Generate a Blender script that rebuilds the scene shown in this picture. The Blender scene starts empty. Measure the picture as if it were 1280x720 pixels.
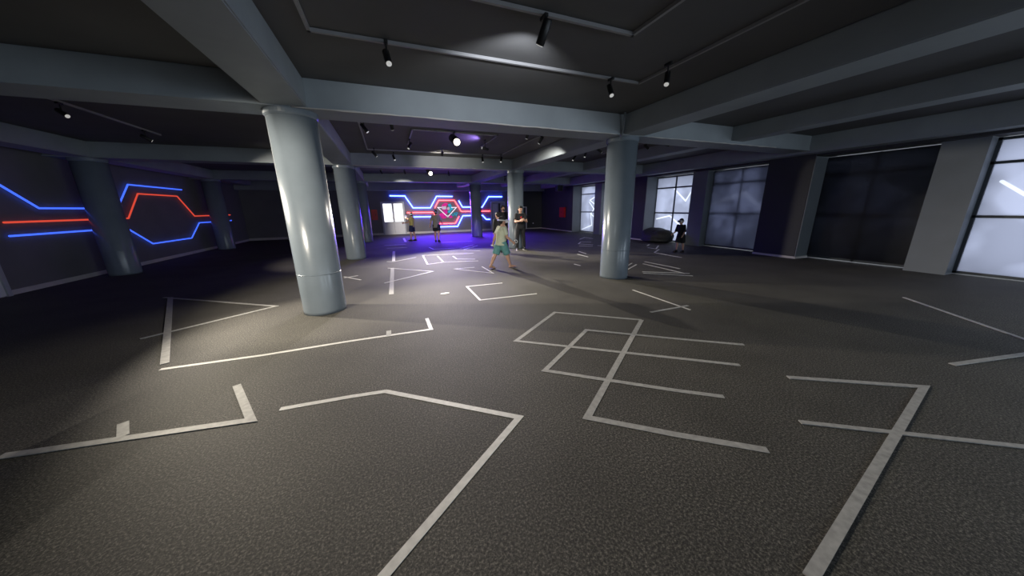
import bpy, bmesh, math, random
from mathutils import Vector, Matrix, Quaternion
random.seed(7)
PI = math.pi
sc = bpy.context.scene
COL = sc.collection

# ------------------------------------------------------------------ camera
H = 1.55
FPX = 384.6
def cam_dir(x, y):
    return Vector((x - 640, -(y - 360), -FPX)).normalized()
YW = cam_dir(483, 262)
XW = cam_dir(1655, 243)
XW = (XW - YW * XW.dot(YW)).normalized()
ZW = XW.cross(YW)
R3 = Matrix((XW, YW, ZW))
camd = bpy.data.cameras.new('camera')
camd.sensor_width = 36.0
camd.lens = 36.0 * FPX / 1280.0
camd.clip_start = 0.05
cam = bpy.data.objects.new('camera', camd)
COL.objects.link(cam)
cam.matrix_world = Matrix.Translation((0, 0, H)) @ R3.to_4x4()
sc.camera = cam

# ------------------------------------------------------------------ world, exposure
w = bpy.data.worlds.new('sky'); sc.world = w; w.use_nodes = True
w.node_tree.nodes['Background'].inputs[0].default_value = (0.80, 0.88, 1.0, 1)
w.node_tree.nodes['Background'].inputs[1].default_value = 2.0
sc.view_settings.view_transform = 'Standard'
sc.view_settings.look = 'None'
sc.view_settings.exposure = 0.0
sc.view_settings.gamma = 1.0
sc.view_settings.use_curve_mapping = False
sc.cycles.use_denoising = True
sc.cycles.max_bounces = 8
sc.cycles.diffuse_bounces = 5
sc.cycles.sample_clamp_indirect = 6.0

# ------------------------------------------------------------------ room lamps (spot heads of the lighting tracks)
def lamp(name, loc, target, power, color=(1, 0.93, 0.80), angle=75, blend=0.6, radius=0.03, parent=None):
    l = bpy.data.lights.new(name, 'SPOT')
    l.energy = power; l.color = color; l.spot_size = math.radians(angle); l.spot_blend = blend
    l.shadow_soft_size = radius
    o = bpy.data.objects.new(name, l); COL.objects.link(o)
    d = Vector(target) - Vector(loc)
    o.rotation_mode = 'QUATERNION'
    o.rotation_quaternion = d.to_track_quat('-Z', 'Y')
    o.location = loc
    if parent:
        o.parent = parent
        o.matrix_parent_inverse = parent.matrix_basis.inverted()
    return o
# energies of the lamps that are switched on: key -> (power, colour, cone, target)
ON = {
    'glare_near': (480, (1.0, 0.93, 0.80), 120, (2.2, 2.6, 0)),
    'glare_far': (2300, (1.0, 0.92, 0.78), 95, (2.9, 5.6, 0)),
    'beam_wash': (80, (0.90, 0.94, 1.0), 105, (1.65, 5.2, 2.55)),
    'left_front': (1000, (1.0, 0.90, 0.74), 58, (-0.4, 7.0, 0)),
    'left_far': (1700, (1.0, 0.90, 0.74), 58, (1.0, 3.5, 0)),
    'left_back': (380, (1.0, 0.91, 0.78), 75, (0.2, 12.3, 0)),
    'mid_right': (420, (1.0, 0.94, 0.84), 80, (6.6, 10.6, 0)),
    'blue_b': (700, (0.16, 0.04, 1.0), 74, (3.7, 15.3, 0)),
    'violet': (30, (0.40, 0.25, 1.0), 165, (1.2, 8.4, 3.2)),
    'beam_wash_far': (45, (1.0, 0.92, 0.78), 85, (2.0, 11.0, 2.75)),
    'far_fill': (220, (1.0, 0.95, 0.9), 55, (4.2, 17.0, 1.2)),
    'door_white': (1300, (1.0, 0.93, 0.84), 44, (2.6, 21.0, 0.3)),
}
# daylight coming in through the windows of the wall behind the camera, and the blue light strip over the neon wall
def area(name, loc, target, sx, sy, power, color):
    l = bpy.data.lights.new(name, 'AREA'); l.shape = 'RECTANGLE'; l.size = sx; l.size_y = sy; l.energy = power; l.color = color
    o = bpy.data.objects.new(name, l); COL.objects.link(o); o.location = loc
    o.rotation_euler = (Vector(target) - Vector(loc)).to_track_quat('-Z', 'Y').to_euler()
    return o
area('window_daylight', (2.4, -6.44, 1.5), (2.4, 0, 1.5), 3.2, 2.2, 90, (0.74, 0.87, 1.0))
area('window_daylight', (7.4, -6.44, 1.5), (7.4, 0, 1.5), 3.2, 2.2, 120, (0.74, 0.87, 1.0))
area('window_daylight', (11.2, -3.1, 1.5), (0, -3.1, 1.5), 4.2, 2.4, 230, (0.74, 0.87, 1.0))
area('blue_light_strip', (3.9, 20.66, 2.62), (3.9, 17.2, 0.0), 5.2, 0.05, 420, (0.10, 0.03, 1.0)).data.spread = math.radians(85)

# ------------------------------------------------------------------ pixel helpers (turn a point of the 1280x720 photo into a place on a known plane)
def ray(x, y): return R3 @ cam_dir(x, y)
def onZ(x, y, z=0.0):
    r = ray(x, y); t = (z - H) / r.z
    return Vector((r.x * t, r.y * t, z))
def onY(x, y, Y):
    r = ray(x, y); t = Y / r.y
    return Vector((r.x * t, Y, H + r.z * t))
def onX(x, y, X):
    r = ray(x, y); t = X / r.x
    return Vector((X, r.y * t, H + r.z * t))

# ------------------------------------------------------------------ materials
def mat(name, color, rough=0.6, metal=0.0, noise=None, bump=0.0, spec=0.5, emit=None, estr=0.0, sheen=0, coat=0):
    m = bpy.data.materials.new(name); m.use_nodes = True
    nt = m.node_tree; b = nt.nodes['Principled BSDF']
    b.inputs['Base Color'].default_value = (*color, 1)
    b.inputs['Roughness'].default_value = rough
    b.inputs['Metallic'].default_value = metal
    b.inputs['Specular IOR Level'].default_value = spec
    if coat: b.inputs['Coat Weight'].default_value = coat; b.inputs['Coat Roughness'].default_value = 0.15
    if emit:
        b.inputs['Emission Color'].default_value = (*emit, 1)
        b.inputs['Emission Strength'].default_value = estr
    if noise or bump:
        tc = nt.nodes.new('ShaderNodeTexCoord')
        nz = nt.nodes.new('ShaderNodeTexNoise')
        scale, amt = noise if noise else (20, 0)
        nz.inputs['Scale'].default_value = scale; nz.inputs['Detail'].default_value = 5
        nt.links.new(tc.outputs['Object'], nz.inputs['Vector'])
        if amt:
            cr = nt.nodes.new('ShaderNodeValToRGB')
            cr.color_ramp.elements[0].position = 0.3; cr.color_ramp.elements[1].position = 0.7
            cr.color_ramp.elements[0].color = tuple(c * (1 - amt) for c in color) + (1,)
            cr.color_ramp.elements[1].color = tuple(min(1, c * (1 + amt)) for c in color) + (1,)
            nt.links.new(nz.outputs['Fac'], cr.inputs['Fac'])
            nt.links.new(cr.outputs['Color'], b.inputs['Base Color'])
        if bump:
            bp = nt.nodes.new('ShaderNodeBump'); bp.inputs['Strength'].default_value = bump
            bp.inputs['Distance'].default_value = 0.02
            nt.links.new(nz.outputs['Fac'], bp.inputs['Height'])
            nt.links.new(bp.outputs['Normal'], b.inputs['Normal'])
    return m

def carpet_mat():
    m = bpy.data.materials.new('speckled_carpet'); m.use_nodes = True
    nt = m.node_tree; b = nt.nodes['Principled BSDF']
    b.inputs['Roughness'].default_value = 0.75
    b.inputs['Specular IOR Level'].default_value = 0.35
    tc = nt.nodes.new('ShaderNodeTexCoord')
    n1 = nt.nodes.new('ShaderNodeTexNoise'); n1.inputs['Scale'].default_value = 78; n1.inputs['Detail'].default_value = 5; n1.inputs['Roughness'].default_value = 0.85
    n2 = nt.nodes.new('ShaderNodeTexNoise'); n2.inputs['Scale'].default_value = 1.3; n2.inputs['Detail'].default_value = 6
    cr = nt.nodes.new('ShaderNodeValToRGB')
    e = cr.color_ramp.elements
    e[0].position = 0.41; e[0].color = (0.022, 0.021, 0.019, 1)
    e[1].position = 0.66; e[1].color = (0.27, 0.252, 0.215, 1)
    k = cr.color_ramp.elements.new(0.52); k.color = (0.070, 0.066, 0.058, 1)
    mr = nt.nodes.new('ShaderNodeMapRange'); mr.inputs[1].default_value = 0.3; mr.inputs[2].default_value = 0.7
    mr.inputs[3].default_value = 0.80; mr.inputs[4].default_value = 1.15
    mx = nt.nodes.new('ShaderNodeVectorMath'); mx.operation = 'SCALE'
    nt.links.new(tc.outputs['Object'], n1.inputs['Vector']); nt.links.new(tc.outputs['Object'], n2.inputs['Vector'])
    nt.links.new(n1.outputs['Fac'], cr.inputs['Fac']); nt.links.new(n2.outputs['Fac'], mr.inputs[0])
    nt.links.new(cr.outputs['Color'], mx.inputs[0]); nt.links.new(mr.outputs[0], mx.inputs['Scale'])
    nt.links.new(mx.outputs[0], b.inputs['Base Color'])
    bp = nt.nodes.new('ShaderNodeBump'); bp.inputs['Strength'].default_value = 0.15; bp.inputs['Distance'].default_value = 0.004
    nt.links.new(n1.outputs['Fac'], bp.inputs['Height']); nt.links.new(bp.outputs['Normal'], b.inputs['Normal'])
    return m

def film_mat(name, color, amt=0.15, mult=1.0, segs=()):
    m = bpy.data.materials.new(name); m.use_nodes = True
    nt = m.node_tree; nt.nodes.remove(nt.nodes['Principled BSDF'])
    out = nt.nodes['Material Output']
    tr = nt.nodes.new('ShaderNodeBsdfTranslucent'); gl = nt.nodes.new('ShaderNodeBsdfGlossy')
    gl.inputs['Roughness'].default_value = 0.2
    mixn = nt.nodes.new('ShaderNodeMixShader'); mixn.inputs[0].default_value = 0.05
    tc = nt.nodes.new('ShaderNodeTexCoord')
    vo = nt.nodes.new('ShaderNodeTexNoise'); vo.inputs['Scale'].default_value = 1.1; vo.inputs['Detail'].default_value = 2
    cr = nt.nodes.new('ShaderNodeValToRGB')
    cr.color_ramp.elements[0].position = 0.42; cr.color_ramp.elements[1].position = 0.56
    cr.color_ramp.elements[0].color = tuple(c * (1 - 2 * amt) * mult for c in color) + (1,)
    cr.color_ramp.elements[1].color = tuple(c * mult for c in color) + (1,)
    nt.links.new(tc.outputs['Object'], vo.inputs['Vector']); nt.links.new(vo.outputs['Fac'], cr.inputs['Fac'])
    col = cr.outputs['Color']
    if segs:        # paler strips drawn in the film colour
        def vm(op, a, b=None):
            n = nt.nodes.new('ShaderNodeVectorMath'); n.operation = op
            for i, x in enumerate((a, b)):
                if x is None: continue
                if isinstance(x, tuple): n.inputs[i].default_value = x
                else: nt.links.new(x, n.inputs[i])
            return n
        def mm(op, a, b, clamp=False):
            n = nt.nodes.new('ShaderNodeMath'); n.operation = op; n.use_clamp = clamp
            for i, x in enumerate((a, b)):
                if isinstance(x, (int, float)): n.inputs[i].default_value = x
                else: nt.links.new(x, n.inputs[i])
            return n.outputs[0]
        pyz = vm('MULTIPLY', tc.outputs['Object'], (0.0, 1.0, 1.0)).outputs[0]
        tot = None
        for (ay, az), (by, bz) in segs:
            ba = (0.0, by - ay, bz - az); L2 = ba[1] ** 2 + ba[2] ** 2
            pa = vm('SUBTRACT', pyz, (0.0, ay, az)).outputs[0]
            h = mm('MULTIPLY', vm('DOT_PRODUCT', pa, ba).outputs['Value'], 1 / L2, True)
            sc_ = nt.nodes.new('ShaderNodeVectorMath'); sc_.operation = 'SCALE'; sc_.inputs[0].default_value = ba
            nt.links.new(h, sc_.inputs['Scale'])
            d = vm('LENGTH', vm('SUBTRACT', pa, sc_.outputs[0]).outputs[0]).outputs['Value']
            k = mm('LESS_THAN', d, 0.028)
            tot = k if tot is None else mm('MAXIMUM', tot, k)
        mc = nt.nodes.new('ShaderNodeMix'); mc.data_type = 'RGBA'
        nt.links.new(tot, mc.inputs[0]); nt.links.new(col, mc.inputs[6]); mc.inputs[7].default_value = (0.95, 0.95, 0.98, 1)
        col = mc.outputs[2]
    nt.links.new(col, tr.inputs['Color'])
    nt.links.new(tr.outputs[0], mixn.inputs[1]); nt.links.new(gl.outputs[0], mixn.inputs[2])
    nt.links.new(mixn.outputs[0], out.inputs['Surface'])
    return m

def emis(name, color, strength):
    m = bpy.data.materials.new(name); m.use_nodes = True
    nt = m.node_tree; nt.nodes.remove(nt.nodes['Principled BSDF'])
    e = nt.nodes.new('ShaderNodeEmission'); e.inputs[0].default_value = (*color, 1); e.inputs[1].default_value = strength
    nt.links.new(e.outputs[0], nt.nodes['Material Output'].inputs['Surface'])
    return m

M = dict(
    carpet=carpet_mat(),
    ceiling=mat('grey_painted_ceiling', (0.100, 0.100, 0.102), 0.75, noise=(1.2, 0.10), bump=0.1),
    beam=mat('grey_painted_beam', (0.27, 0.30, 0.32), 0.6, noise=(2.0, 0.08), bump=0.15),
    column=mat('glossy_grey_column_paint', (0.175, 0.210, 0.245), 0.25, noise=(3.0, 0.06), bump=0.06),
    wall=mat('dark_grey_wall_paint', (0.155, 0.15, 0.155), 0.7, noise=(1.5, 0.08)),
    darkwall=mat('charcoal_wall_paint', (0.032, 0.034, 0.038), 0.6, noise=(1.5, 0.08)),
    pier=mat('grey_pier_paint', (0.16, 0.18, 0.20), 0.5, noise=(2, 0.06)),
    base=mat('pale_baseboard', (0.55, 0.52, 0.50), 0.5, noise=(6, 0.05)),
    white=mat('white_door_paint', (0.72, 0.72, 0.74), 0.4, noise=(6, 0.03)),
    greyframe=mat('grey_door_frame', (0.42, 0.44, 0.48), 0.5, noise=(6, 0.03)),
    doordark=mat('dim_grey_door_leaf', (0.28, 0.29, 0.32), 0.5, noise=(5, 0.05)),
    doorglass=emis('backlit_door_glass', (0.95, 0.96, 1.0), 1.6),
    film=film_mat('frosted_window_film', (0.86, 0.88, 0.99), 0.14),
    filmline=film_mat('pale_strip_film', (1, 1, 1), 0.0),
    blind=film_mat('grey_added_blind', (0.10, 0.105, 0.12), 0.1),  # for the blinds added to darken the side windows
    blindlight=film_mat('pale_added_blind', (0.36, 0.37, 0.42), 0.1),
    mullion=mat('dark_window_frame', (0.06, 0.07, 0.085), 0.5, noise=(8, 0.05)),
    black=mat('black_lamp_housing', (0.008, 0.008, 0.009), 0.45, noise=(30, 0.1)),
    track=mat('grey_lighting_track', (0.27, 0.27, 0.28), 0.45, noise=(10, 0.05)),
    lens=mat('lamp_lens', (0.7, 0.72, 0.74), 0.15, emit=(1, 0.97, 0.9), estr=0.35, noise=(40, 0.1)),  # faint emission stands in for light reflected by the lenses
    lenson=emis('lit_lamp_lens', (1.0, 0.93, 0.78), 5),
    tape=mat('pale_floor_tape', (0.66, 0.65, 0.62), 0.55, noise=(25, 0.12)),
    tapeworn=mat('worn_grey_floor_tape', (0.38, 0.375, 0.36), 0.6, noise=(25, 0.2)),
    blue=emis('blue_neon', (0.048, 0.095, 1.0), 22),
    red=emis('red_neon', (1.0, 0.05, 0.055), 14),
    whiteneon=emis('white_neon', (0.95, 0.85, 1.0), 1.1),
    pink=mat('magenta_mural_paint', (0.85, 0.015, 0.40), 0.6, noise=(6, 0.2), emit=(0.9, 0.0, 0.35), estr=0.0),
    teal=mat('teal_mural_paint', (0.02, 0.62, 0.80), 0.6, noise=(6, 0.2)),
    goggle=mat('white_mural_paint', (0.85, 0.8, 0.85), 0.6, noise=(6, 0.05)),
    redbox=mat('red_cabinet_paint', (0.55, 0.015, 0.02), 0.4, noise=(8, 0.05)),
    bag=mat('black_beanbag_cloth', (0.02, 0.02, 0.022), 0.7, noise=(12, 0.2), bump=0.3),
    skin=mat('skin', (0.62, 0.36, 0.25), 0.55, noise=(20, 0.06)),
    hair=mat('black_hair', (0.012, 0.010, 0.009), 0.5, noise=(60, 0.4), bump=0.4),
    mint=mat('pale_green_cotton', (0.58, 0.62, 0.47), 0.8, noise=(12, 0.08), bump=0.3),
    tealcloth=mat('teal_cotton', (0.13, 0.33, 0.33), 0.8, noise=(12, 0.1), bump=0.3),
    blackcloth=mat('black_cotton', (0.010, 0.010, 0.012), 0.8, noise=(12, 0.2), bump=0.3),
    yellow=mat('yellow_cotton', (0.60, 0.52, 0.16), 0.8, noise=(12, 0.1), bump=0.3),
    navy=mat('navy_cotton', (0.02, 0.03, 0.10), 0.8, noise=(12, 0.1), bump=0.3),
    olive=mat('grey_olive_cotton', (0.24, 0.23, 0.19), 0.8, noise=(12, 0.1), bump=0.3),
    shoe=mat('black_rubber_shoe', (0.015, 0.015, 0.018), 0.5, noise=(20, 0.1)),
    sole=mat('white_rubber_sole', (0.7, 0.7, 0.7), 0.5, noise=(20, 0.05)),
    vrwhite=mat('white_headset_plastic', (0.80, 0.80, 0.82), 0.35, noise=(20, 0.03)),
    vrblue=mat('blue_headset_visor', (0.03, 0.10, 0.65), 0.2, noise=(20, 0.03)),
    redprint=mat('red_shirt_print', (0.6, 0.03, 0.03), 0.7, noise=(20, 0.1)),
    eye=mat('dark_eye', (0.01, 0.008, 0.006), 0.2, noise=(50, 0.1)),
    lip=mat('lip_skin', (0.42, 0.14, 0.12), 0.5, noise=(50, 0.1)),
)

# ------------------------------------------------------------------ mesh helpers
def obj(name, bm, m, parent=None, smooth=False, label=None):
    me = bpy.data.meshes.new(name)
    bmesh.ops.recalc_face_normals(bm, faces=bm.faces)
    bm.to_mesh(me); bm.free()
    if smooth:
        for p in me.polygons: p.use_smooth = True
    me.materials.append(m)
    o = bpy.data.objects.new(name, me); COL.objects.link(o)
    if parent: o.parent = parent
    if label: o['label'] = label
    return o
def tag(o, label, cat, group=None, kind=None):
    o['label'] = label; o['category'] = cat
    if group: o['group'] = group
    if kind: o['kind'] = kind
    return o
def struct(o): o['kind'] = 'structure'; return o
def thing(name, label, cat, loc=(0, 0, 0), rz=0, group=None):
    o = bpy.data.objects.new(name, None); COL.objects.link(o)
    o.location = loc; o.rotation_euler = (0, 0, rz); o.empty_display_size = 0.1
    return tag(o, label, cat, group)
def add_box(bm, x0, x1, y0, y1, z0, z1, bev=0.0):
    g = bmesh.ops.create_cube(bm, size=1.0)
    for v in g['verts']:
        v.co = Vector(((x0 + x1) / 2 + v.co.x * (x1 - x0), (y0 + y1) / 2 + v.co.y * (y1 - y0), (z0 + z1) / 2 + v.co.z * (z1 - z0)))
    if bev:
        es = list({e for v in g['verts'] for e in v.link_edges})
        bmesh.ops.bevel(bm, geom=es, offset=bev, segments=2, affect='EDGES')
def box(*a, bev=0.0):
    bm = bmesh.new(); add_box(bm, *a, bev=bev); return bm
def frame_of(d):
    d = d.normalized(); up = Vector((0, 0, 1)) if abs(d.z) < 0.95 else Vector((0, 1, 0))
    a = d.cross(up).normalized(); b = a.cross(d).normalized(); return a, b
def add_loft(bm, pts, radii, n=12, axes=None, cap=True):
    """closed tube through pts, radii = r or (ra, rb)"""
    rings = []
    pts = [Vector(p) for p in pts]
    for i, p in enumerate(pts):
        if axes: a, b = axes
        else:
            d = (pts[min(i + 1, len(pts) - 1)] - pts[max(i - 1, 0)])
            a, b = frame_of(d)
            if i and a.dot(rings_a) < 0 and False: a = -a
        rings_a = a
        r = radii[i]; ra, rb = (r, r) if not isinstance(r, tuple) else r
        rings.append([bm.verts.new(p + a * ra * math.cos(2 * PI * k / n) + b * rb * math.sin(2 * PI * k / n)) for k in range(n)])
    for i in range(len(rings) - 1):
        for k in range(n):
            bm.faces.new((rings[i][k], rings[i][(k + 1) % n], rings[i + 1][(k + 1) % n], rings[i + 1][k]))
    if cap:
        bm.faces.new(rings[0][::-1]); bm.faces.new(rings[-1])
def add_ball(bm, c, r, seg=14, rot=None):
    rr = r if isinstance(r, tuple) else (r, r, r)
    m4 = Matrix.Translation(Vector(c)) @ (rot.to_4x4() if rot else Matrix.Identity(4)) @ Matrix.Diagonal((*rr, 1))
    bmesh.ops.create_uvsphere(bm, u_segments=seg, v_segments=max(8, seg * 2 // 3), radius=1.0, matrix=m4)
def add_caps(bm, p, q, r0, r1, n=12):
    p = Vector(p); q = Vector(q)
    add_loft(bm, [p, q], [r0, r1], n); add_ball(bm, p, r0, n); add_ball(bm, q, r1, n)
def add_tube(bm, pts, r, n=10):
    """mitred tube through a polyline"""
    pts = [Vector(p) for p in pts]
    rings = []
    for i, p in enumerate(pts):
        d0 = (p - pts[i - 1]).normalized() if i else (pts[1] - p).normalized()
        d1 = (pts[i + 1] - p).normalized() if i < len(pts) - 1 else d0
        t = (d0 + d1).normalized()
        nrm = Vector((0, 1, 0)) if abs(t.y) < 0.9 else Vector((1, 0, 0))
        a = t.cross(nrm).normalized(); b = a.cross(t).normalized()
        k = 1 / max(0.4, t.dot(d0))
        rings.append([bm.verts.new(p + a * r * k * math.cos(2 * PI * j / n) + b * r * math.sin(2 * PI * j / n)) for j in range(n)])
    for i in range(len(rings) - 1):
        for j in range(n):
            bm.faces.new((rings[i][j], rings[i][(j + 1) % n], rings[i + 1][(j + 1) % n], rings[i + 1][j]))
    bm.faces.new(rings[0][::-1]); bm.faces.new(rings[-1])
def remeshed(name, bm, m, voxel, parent=None, smooth_it=2, label=None):
    me = bpy.data.meshes.new(name); bm.to_mesh(me); bm.free()
    t = bpy.data.objects.new(name, me); COL.objects.link(t)
    r = t.modifiers.new('r', 'REMESH'); r.mode = 'VOXEL'; r.voxel_size = voxel; r.adaptivity = 0
    s = t.modifiers.new('s', 'SMOOTH'); s.iterations = smooth_it; s.factor = 0.5
    dg = bpy.context.evaluated_depsgraph_get(); dg.update()
    nm = bpy.data.meshes.new_from_object(t.evaluated_get(dg))
    bpy.data.objects.remove(t)
    nm.name = name
    for p in nm.polygons: p.use_smooth = True
    nm.materials.clear(); nm.materials.append(m)
    o = bpy.data.objects.new(name, nm); COL.objects.link(o)
    if parent: o.parent = parent
    if label: o['label'] = label
    return o
def copy_tree(o, parent=None):
    c = o.copy(); COL.objects.link(c)
    if parent:
        c.parent = parent; c.matrix_parent_inverse = o.matrix_parent_inverse.copy()
    for ch in [k for k in bpy.data.objects if k.parent == o]: copy_tree(ch, c)
    return c

# ------------------------------------------------------------------ setting
ZC = 3.22            # ceiling
XL, XR = -7.2, 10.75 # side wall planes
YB, YS = 21.2, -6.5  # end wall planes
struct(obj('floor', box(XL - .3, XR + 1.0, YS - .3, YB + .3, -.2, 0), M['carpet']))
struct(obj('ceiling', box(XL - .3, XR + 1.0, YS - .3, YB + .3, ZC, ZC + .2), M['ceiling']))
XD = onY(640, 287, YB).x      # the back wall turns charcoal right of here
bm = box(XL - .3, XD, YB, YB + .3, 0, ZC); struct(obj('wall_back', bm, M['wall']))
struct(obj('wall_back_right', box(XD, XR + 1.0, YB, YB + .3, 0, ZC), M['darkwall']))
struct(obj('wall_left', box(XL - .3, XL, YS - .3, YB, 0, ZC), M['wall']))
struct(obj('wall_behind', box(XL - .3, XR + 1.0, YS - .3, YS, 0, ZC), M['wall']))
XG = 11.35
# solid pieces of the window wall
for a, b in ((16.97, YB), (11.05, 12.15), (5.2, 6.3), (-.9, 0.5), (YS, -5.4)):
    struct(obj('wall_right', box(XR, XG + .4, a, b, 0, ZC), M['darkwall']))
struct(obj('wall_right_head', box(XR + .05, XG + .4, YS, YB, 2.74, ZC), M['darkwall']))
for a, b in ((14.5, 15.1), (8.4, 9.0), (2.6, 3.2), (-3.4, -2.9)):
    o = obj('wall_pier', box(XR + .25, XG + .4, a, b, 0, 2.74), M['pier']); struct(o)
for y in (16.96, 11.04, 5.19):      # window light on the reveals, put in as a lighter grey
    struct(obj('trim_lit_reveal', box(XR + .0, XG + .05, y - .02, y, 0, 2.74), M['pier']))
# glowing windows
nwin = 0
def window(y0, y1, lines=(), blind=False, vert=True):
    global nwin
    nwin += 1
    f = bmesh.new(); t = .05
    for a, b in ((y0, y0 + t), (y1 - t, y1)) + (((((y0 + y1) / 2) - .022, ((y0 + y1) / 2) + .022),) if vert else ()):
        add_box(f, XG - .03, XG + .03, a, b, 0.02, 2.73)
    for z in (0.05, 1.22, 2.26, 2.70):
        add_box(f, XG - .03, XG + .03, y0, y1, z - .025, z + .025)
    fr = obj('window_%d' % nwin, f, M['mullion']); struct(fr)
    fm = film_mat('frosted_window_film', (0.66, 0.67, 0.74), 0.09, segs=[(p, q) for ln in lines for p, q in zip(ln[:-1], ln[1:])])
    g = obj('window_glass', box(XG + .01, XG + .018, y0 + t, y1 - t, .05, 2.7), fm, fr)
    if blind: obj('added_blind', box(XG - .055, XG - .05, y0 + .02, y1 - .02, .08, 2.7), M['blind' if blind == 2 else 'blindlight'], fr)  # made-up blind, added to keep this window dim
L1 = [[(16.1, 1.80), (15.15, 1.0)], [(15.2, 2.2), (16.05, 1.9), (15.2, 1.5)], [(15.15, 1.9), (15.9, 1.1), (15.75, .45), (16.75, .15)], [(15.95, 1.15), (15.2, .75)]]
window(15.1, 16.97, L1, vert=False)
window(12.15, 14.5, [[(13.9, 2.3), (14.35, 1.6), (14.45, 1.2)], [(14.4, .8), (13.6, .75)]])
window(9.0, 11.05, [[(10.9, .95), (10.2, 1.1), (9.6, .7)], [(10.1, 2.2), (9.5, 1.7), (9.2, 2.2)]])
window(6.3, 8.4, [[(8.2, 1.6), (7.2, 1.9), (6.5, 1.3)]], blind=True)
window(3.2, 5.2, [[(5.0, 1.5), (4.2, 2.1), (3.4, 1.6)]], blind=2)
window(0.5, 2.6, [[(2.4, 1.9), (1.6, 1.2), (1.1, 1.5)]])
window(-2.9, -.9)
window(-5.4, -3.4)

for i, cx in enumerate((2.4, 7.4)):
    f = bmesh.new()
    for a, b in ((cx - 1.7, cx - 1.62), (cx - .03, cx + .03), (cx + 1.62, cx + 1.7)): add_box(f, a, b, YS, YS + .08, .36, 2.64)
    for z in (.36, 1.5, 2.58): add_box(f, cx - 1.7, cx + 1.7, YS, YS + .08, z, z + .06)
    struct(obj('window_%d' % (7 + i), f, M['mullion']))
# baseboards
struct(obj('baseboard_back', box(XL, XD, YB - .02, YB, 0, .13, bev=.004), M['base']))
struct(obj('baseboard_back_right', box(XD, XR, YB - .02, YB, 0, .06, bev=.004), M['base']))
struct(obj('baseboard_right', box(XR - .02, XR, 16.95, YB - .02, 0, .06, bev=.004), M['base']))
for i, (a, b) in enumerate(((11.03, 12.15), (5.18, 6.3))):
    bm = box(XR - .02, XR, a, b, 0, .06); add_box(bm, XR - .02, XG, a - .02, a, 0, .06)
    struct(obj('baseboard_pier_%d' % (i + 1), bm, M['base']))
struct(obj('baseboard_left', box(XL, XL + .02, YS, YB - .02, 0, .10, bev=.004), M['base']))

# beams: across the hall at each column row, and along it over each column line
YROW = (5.5, 11.3, 17.1); XCOLS = (-6.65, -1.08, 4.62)
names = ['nearest', 'second', 'third', 'last']
for i, y in enumerate((5.5, 11.3, 17.1)):
    bm = box(XL, XR + .2, y - .30, y + .24, 2.86, ZC, bev=.012)
    add_box(bm, XL, XR + .2, y - .315, y - .29, 2.86, 2.885)     # the rough pale plaster arris
    struct(obj('ceiling_beam_across', bm, M['beam']))
struct(obj('ceiling_beam_across', box(XL, XR, YB - .45, YB, 2.66, ZC, bev=.012), M['beam']))
struct(obj('ceiling_beam_across', box(XL, XR + .2, -.6, -.06, 2.86, ZC, bev=.012), M['beam']))
for x in (-6.65, -1.08, 4.62):
    struct(obj('ceiling_beam_along', box(x - .25, x + .25, YS, YB - .45, 2.87, ZC - .001, bev=.012), M['beam']))
for x in (7.6,):
    struct(obj('ceiling_beam_along', box(x - .2, x + .2, YS, YB - .45, 2.93, ZC - .001, bev=.012), M['beam']))
struct(obj('ceiling_beam_along', box(XR - .35, XR + .06, YS, YB - .45, 2.80, ZC - .001, bev=.012), M['beam']))

def arris(x0, x1, y, z):
    b = bmesh.new(); n = int((x1 - x0) / .12); pts = []; rr = []
    for i in range(n + 1):
        pts.append((x0 + (x1 - x0) * i / n, y, z + random.uniform(-.004, .004))); rr.append((.012 + random.uniform(-.003, .003), .010 + random.uniform(-.004, .004)))
    add_loft(b, pts, rr, 8)
    struct(obj('trim_beam_edge', b, M['base'], smooth=True))
arris(-1.0, 4.2, 5.18, 2.862); arris(4.95, 9.0, 5.18, 2.862); arris(-.8, 4.3, 10.98, 2.862)
# ------------------------------------------------------------------ columns
def column(x, y, label, r=.30):
    c = thing('round_column', label, 'column', (x, y, 0), 0, 'round grey columns')
    b = bmesh.new()
    add_loft(b, [(0, 0, 0.0), (0, 0, .05), (0, 0, 2.80)], [r, r, r], 48, axes=(Vector((1, 0, 0)), Vector((0, 1, 0))))
    obj('shaft', b, M['column'], c, smooth=False)
    for p in c.children[0].data.polygons:
        p.use_smooth = abs(p.normal.z) < .5
    b = bmesh.new()
    add_loft(b, [(0, 0, 2.78), (0, 0, 2.80), (0, 0, 2.865), (0, 0, 2.87)], [r + .004, r + .02, r + .02, r + .01], 48, axes=(Vector((1, 0, 0)), Vector((0, 1, 0))))
    obj('column_collar', b, M['column'], c)
    b = bmesh.new()     # seam band of the steel jacket
    add_loft(b, [(0, 0, .615), (0, 0, .618), (0, 0, .627), (0, 0, .63)], [r, r + .003, r + .003, r], 48, axes=(Vector((1, 0, 0)), Vector((0, 1, 0))))
    obj('jacket_seam', b, M['column'], c)
    return c
column(4.62, 5.5, 'large round grey glossy column nearest the camera, right of centre with windows behind it')
column(4.62, 11.3, 'round grey column right behind the man standing in black')
column(4.62, 17.1, 'small distant round grey column in front of the glowing neon wall')
column(-1.08, 11.3, 'round grey column at the left, the nearer one beside the white door')
column(-1.08, 17.1, 'far round grey column beside the red box and white door')
column(-1.08, 5.5, 'large round grey column in the dim left part of the hall, nearest on that side')
column(-6.65, 11.3, 'round grey column standing close to the left wall, nearer of the pair')
column(-6.65, 17.1, 'round grey column close to the left wall near the back corner')

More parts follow.
